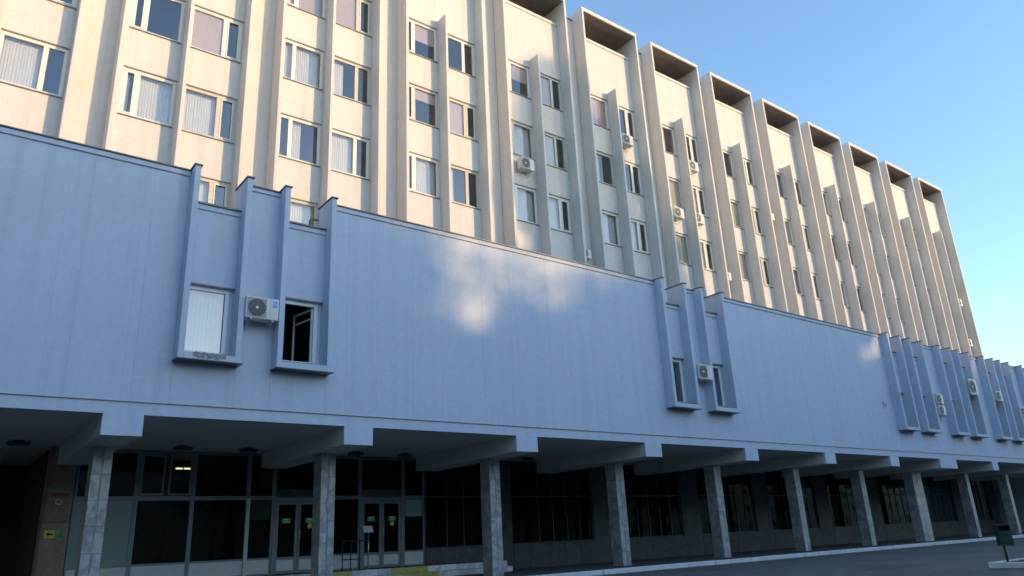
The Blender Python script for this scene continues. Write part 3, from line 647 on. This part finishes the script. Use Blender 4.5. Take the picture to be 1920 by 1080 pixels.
tag(put('grass', mesh(bm, 'grass')), 'sparse short grass growing in the planting bed', 'grass', kind='stuff')
bxx, byy = 19.12, -10.86
o = empty('litter_bin', (bxx, byy, .12), 'dark green metal litter bin on a single post in the planting bed', 'litter bin')
bm = bmesh.new(); tube(bm, [(bxx, byy + .05, .12), (bxx, byy + .05, .62)], .028, 10); put('post', mesh(bm, 'green', smooth=True), o)
bh0, bh1 = .56, 1.02
bm = bmesh.new()
abox(bm, -.15, .15, -.12, -.110, bh0, bh1 - .13, bev=.004); abox(bm, -.15, .15, .110, .12, bh0, bh1, bev=.004); abox(bm, -.15, -.140, -.109, .109, bh0, bh1, bev=.004); abox(bm, .140, .15, -.109, .109, bh0, bh1, bev=.004); abox(bm, -.139, .139, -.109, .109, bh0, bh0 + .012)
put('body', mesh(bm, 'green'), o, (bxx, byy, 0), rot=(0, 0, R(-45)))
bm = bmesh.new(); abox(bm, -.16, .16, -.13, .13, bh0 - .03, bh0 - .001, bev=.006); put('base_rim', mesh(bm, 'greend'), o, (bxx, byy, 0), rot=(0, 0, R(-45)))
bm = bmesh.new(); abox(bm, -.158, .158, -.128, .128, bh1 + .002, bh1 + .022, bev=.006); put('lid', mesh(bm, 'greend'), o, (bxx, byy, 0), rot=(0, 0, R(-45)))

# ------------------------------------------------------------------ across the square: the block and trees whose shade falls on the front
opp = empty('opposite_block', (200, -75, 0), 'long plain apartment block across the square', 'building')
put('walls', boxes([(36, 420, -82, -68, 0, 18.6)], 'opp'), opp); put('added_low_wing', boxes([(-60, 35.9, -82, -70, 0, 14.5)], 'opp'), opp); put('roof', boxes([(35.5, 420.5, -82.5, -67.5, 18.602, 18.9)], 'roofing'), opp)  # lower wing added to keep horizon glow out of the glazing reflections
owin = boxes([(0, 1.5, 0, .06, 0, 1.5)], 'glassdk')
for i in range(60):
    for k in range(5): put('window', owin, opp, (38 + i * 4.2, -68.0, 1.6 + k * 3.1), None)

def tree_meshes(seed, H, RX, base, nleaf, leaf=.26, shape='round'):
    rr = random.Random(seed); bm = bmesh.new()
    tube(bm, [(0, 0, 0), (.1, 0, H * .25), (-.05, .1, H * .55), (.05, 0, H * .9)], [.32, .24, .15, .03], 8)
    clumps = []
    for i in range(26):
        t = rr.uniform(base / H, .97); a = rr.uniform(0, 6.28)
        prof = math.sin(min(1, max(.12, (t * H - base) / (H - base))) * 2.6 + .35) if shape == 'round' else (1 - .55 * t)
        rad = RX * max(.15, prof) * rr.uniform(.35, .95); c = Vector((math.cos(a) * rad, math.sin(a) * rad, t * H)); clumps.append((c, rr.uniform(.75, 1.5) * RX * .36))
        tube(bm, [(0, 0, max(.5, t * H - rad * .8)), tuple(c * .6 + Vector((0, 0, t * H * .4 - .3)) * 1), tuple(c)], [.09, .06, .02], 5)
    clumps.append((Vector((0, 0, H - RX * .3)), RX * .45))
    trunk = mesh(bm, 'bark'); bm = bmesh.new()
    for k in range(nleaf):
        c, cr = rr.choice(clumps)
        d = Vector((rr.gauss(0, 1), rr.gauss(0, 1), rr.gauss(0, .8))); d = d.normalized() * cr * rr.random() ** .45
        p = c + d; n1 = Vector((rr.gauss(0, 1), rr.gauss(0, 1), rr.gauss(0, 1))).normalized(); n2 = n1.orthogonal().normalized(); s_ = leaf * rr.uniform(.6, 1.3)
        bm.faces.new([bm.verts.new(p + n1 * s_), bm.verts.new(p + n2 * s_ * .5), bm.verts.new(p - n1 * s_), bm.verts.new(p - n2 * s_ * .5)])
    return trunk, mesh(bm, 'leaf')
def at_shadow(xf, zf, yf, yt):
    """where a tree top must stand (at depth yt) for its shade to reach the point xf, zf on the wall at depth yf"""
    t = (yf - yt) / -S.y * -1 if False else (yt - yf) / S.y
    return xf + S.x * t, zf + S.z * t
TREES = {}
def tree(kind, xf, zf, yf, yt, lb):
    X_, top = at_shadow(xf, zf, yf, yt)
    tr, cr, H0 = TREES[kind]
    o = empty('leafy_tree', (X_, yt, 0), lb[0], 'tree', lb[1]); sc = top / H0
    for nm, me in (('trunk', tr), ('crown', cr)): put(nm, me, o, (X_, yt, 0))
    o.scale = (sc, sc, sc); o.rotation_euler = (0, 0, random.uniform(0, 6.28)); return o
TREES['a'] = (*tree_meshes(1, 19, 4.6, 6, 9000), 19); TREES['b'] = (*tree_meshes(2, 19, 4.6, 5, 9000), 19); TREES['c'] = (*tree_meshes(5, 19, 4.2, 9, 620), 19); TREES['p'] = (*tree_meshes(3, 27, 2.9, 4, 20000, .27, 'poplar'), 27)
ORD = 'first second third fourth fifth sixth seventh eighth ninth tenth eleventh twelfth thirteenth fourteenth fifteenth sixteenth seventeenth'.split()
tops = [(-7.5, 12.4, 'a'), (-1.5, 12.6, 'b'), (4, 12.3, 'a'), (7.0, 10.7, 'b'), (12.9, 8.8, 'a'), (18.2, 10.7, 'b'), (22, 13.0, 'a'), (27, 13.2, 'b'), (32, 12.0, 'a'), (36.5, 9.2, 'b'), (41, 12.2, 'a'), (46, 12.6, 'b'), (52, 12.4, 'a'), (58, 12.6, 'b'), (64, 12.4, 'a')]
for i, (xf, zf, kd) in enumerate(tops): tree(kd, xf, zf, 0.0, -46 - (i % 3) * 2.0, ('round leafy tree across the square, ' + ORD[i] + ' of the row from the left end', 'trees across the square'))
for xf, zf, yt, lb in ((21.9, 27.0, -44, 'tallest'), (24.4, 24.6, -47, 'second tallest'), (27.0, 21.5, -45, 'third tallest'), (29.6, 19.0, -48, 'shortest'), (19.8, 22.0, -49, 'leftmost')):
    tree('p', xf, zf, BW, yt, ('narrow poplar rising above the row across the square, ' + lb + ' of the five', 'poplars across the square'))
for i, (xl, yl, kd) in enumerate(((-17, -3, 'a'), (-21, -11, 'b'), (-19, -20, 'a'), (-23, -28, 'b'))):  # unseen trees added to block sky light from the left
    tr, cr, H0 = TREES[kd]
    o = empty('leafy_tree', (xl, yl, 0), 'unseen leafy tree added left of the front wing to block sky, ' + ORD[i] + ' from the wall', 'tree', 'added sky-blocking trees at the left end')
    for nm, me in (('trunk', tr), ('crown', cr)): put(nm, me, o, (xl, yl, 0))
    o.rotation_euler = (0, 0, 1.3 * i); o.scale = (1.0, 1.0, .9)
bm = bmesh.new(); rr = random.Random(31)
bm.faces.new([bm.verts.new((19.6 + 1.9 * math.cos(t) * rr.uniform(.6, 1.1), -7.5 + .8 * math.sin(t) * rr.uniform(.5, 1.1), .004)) for t in [2 * math.pi * k / 18 for k in range(18)]])
put('tar_patch', mesh(bm, 'roofing'), bpy.data.objects['ground'])
tree('c', 12.6, 11.2, 0.0, -52, ('unseen sparse tree added behind the row to dapple the sun patch', 'trees across the square'))  # added to break the sun patch into leaf dapples
lw_ = empty('left_sky_blocker', (-24, -30, 0), 'unseen plain block added beyond the left edge to cut sky light', 'building')  # unseen block added to darken left-facing surfaces
put('walls', boxes([(-34, -27, -62, 2, 0, 21)], 'opp'), lw_); put('roof', boxes([(-34.3, -26.7, -62.3, 2.3, 21.002, 21.3)], 'roofing'), lw_)
swin = boxes([(0, .06, 0, 1.6, 0, 1.6)], 'glassdk')
for i in range(14):
    for k in range(6): put('window', swin, lw_, (-27.0, -60 + i * 4.3, 1.6 + k * 3.2))
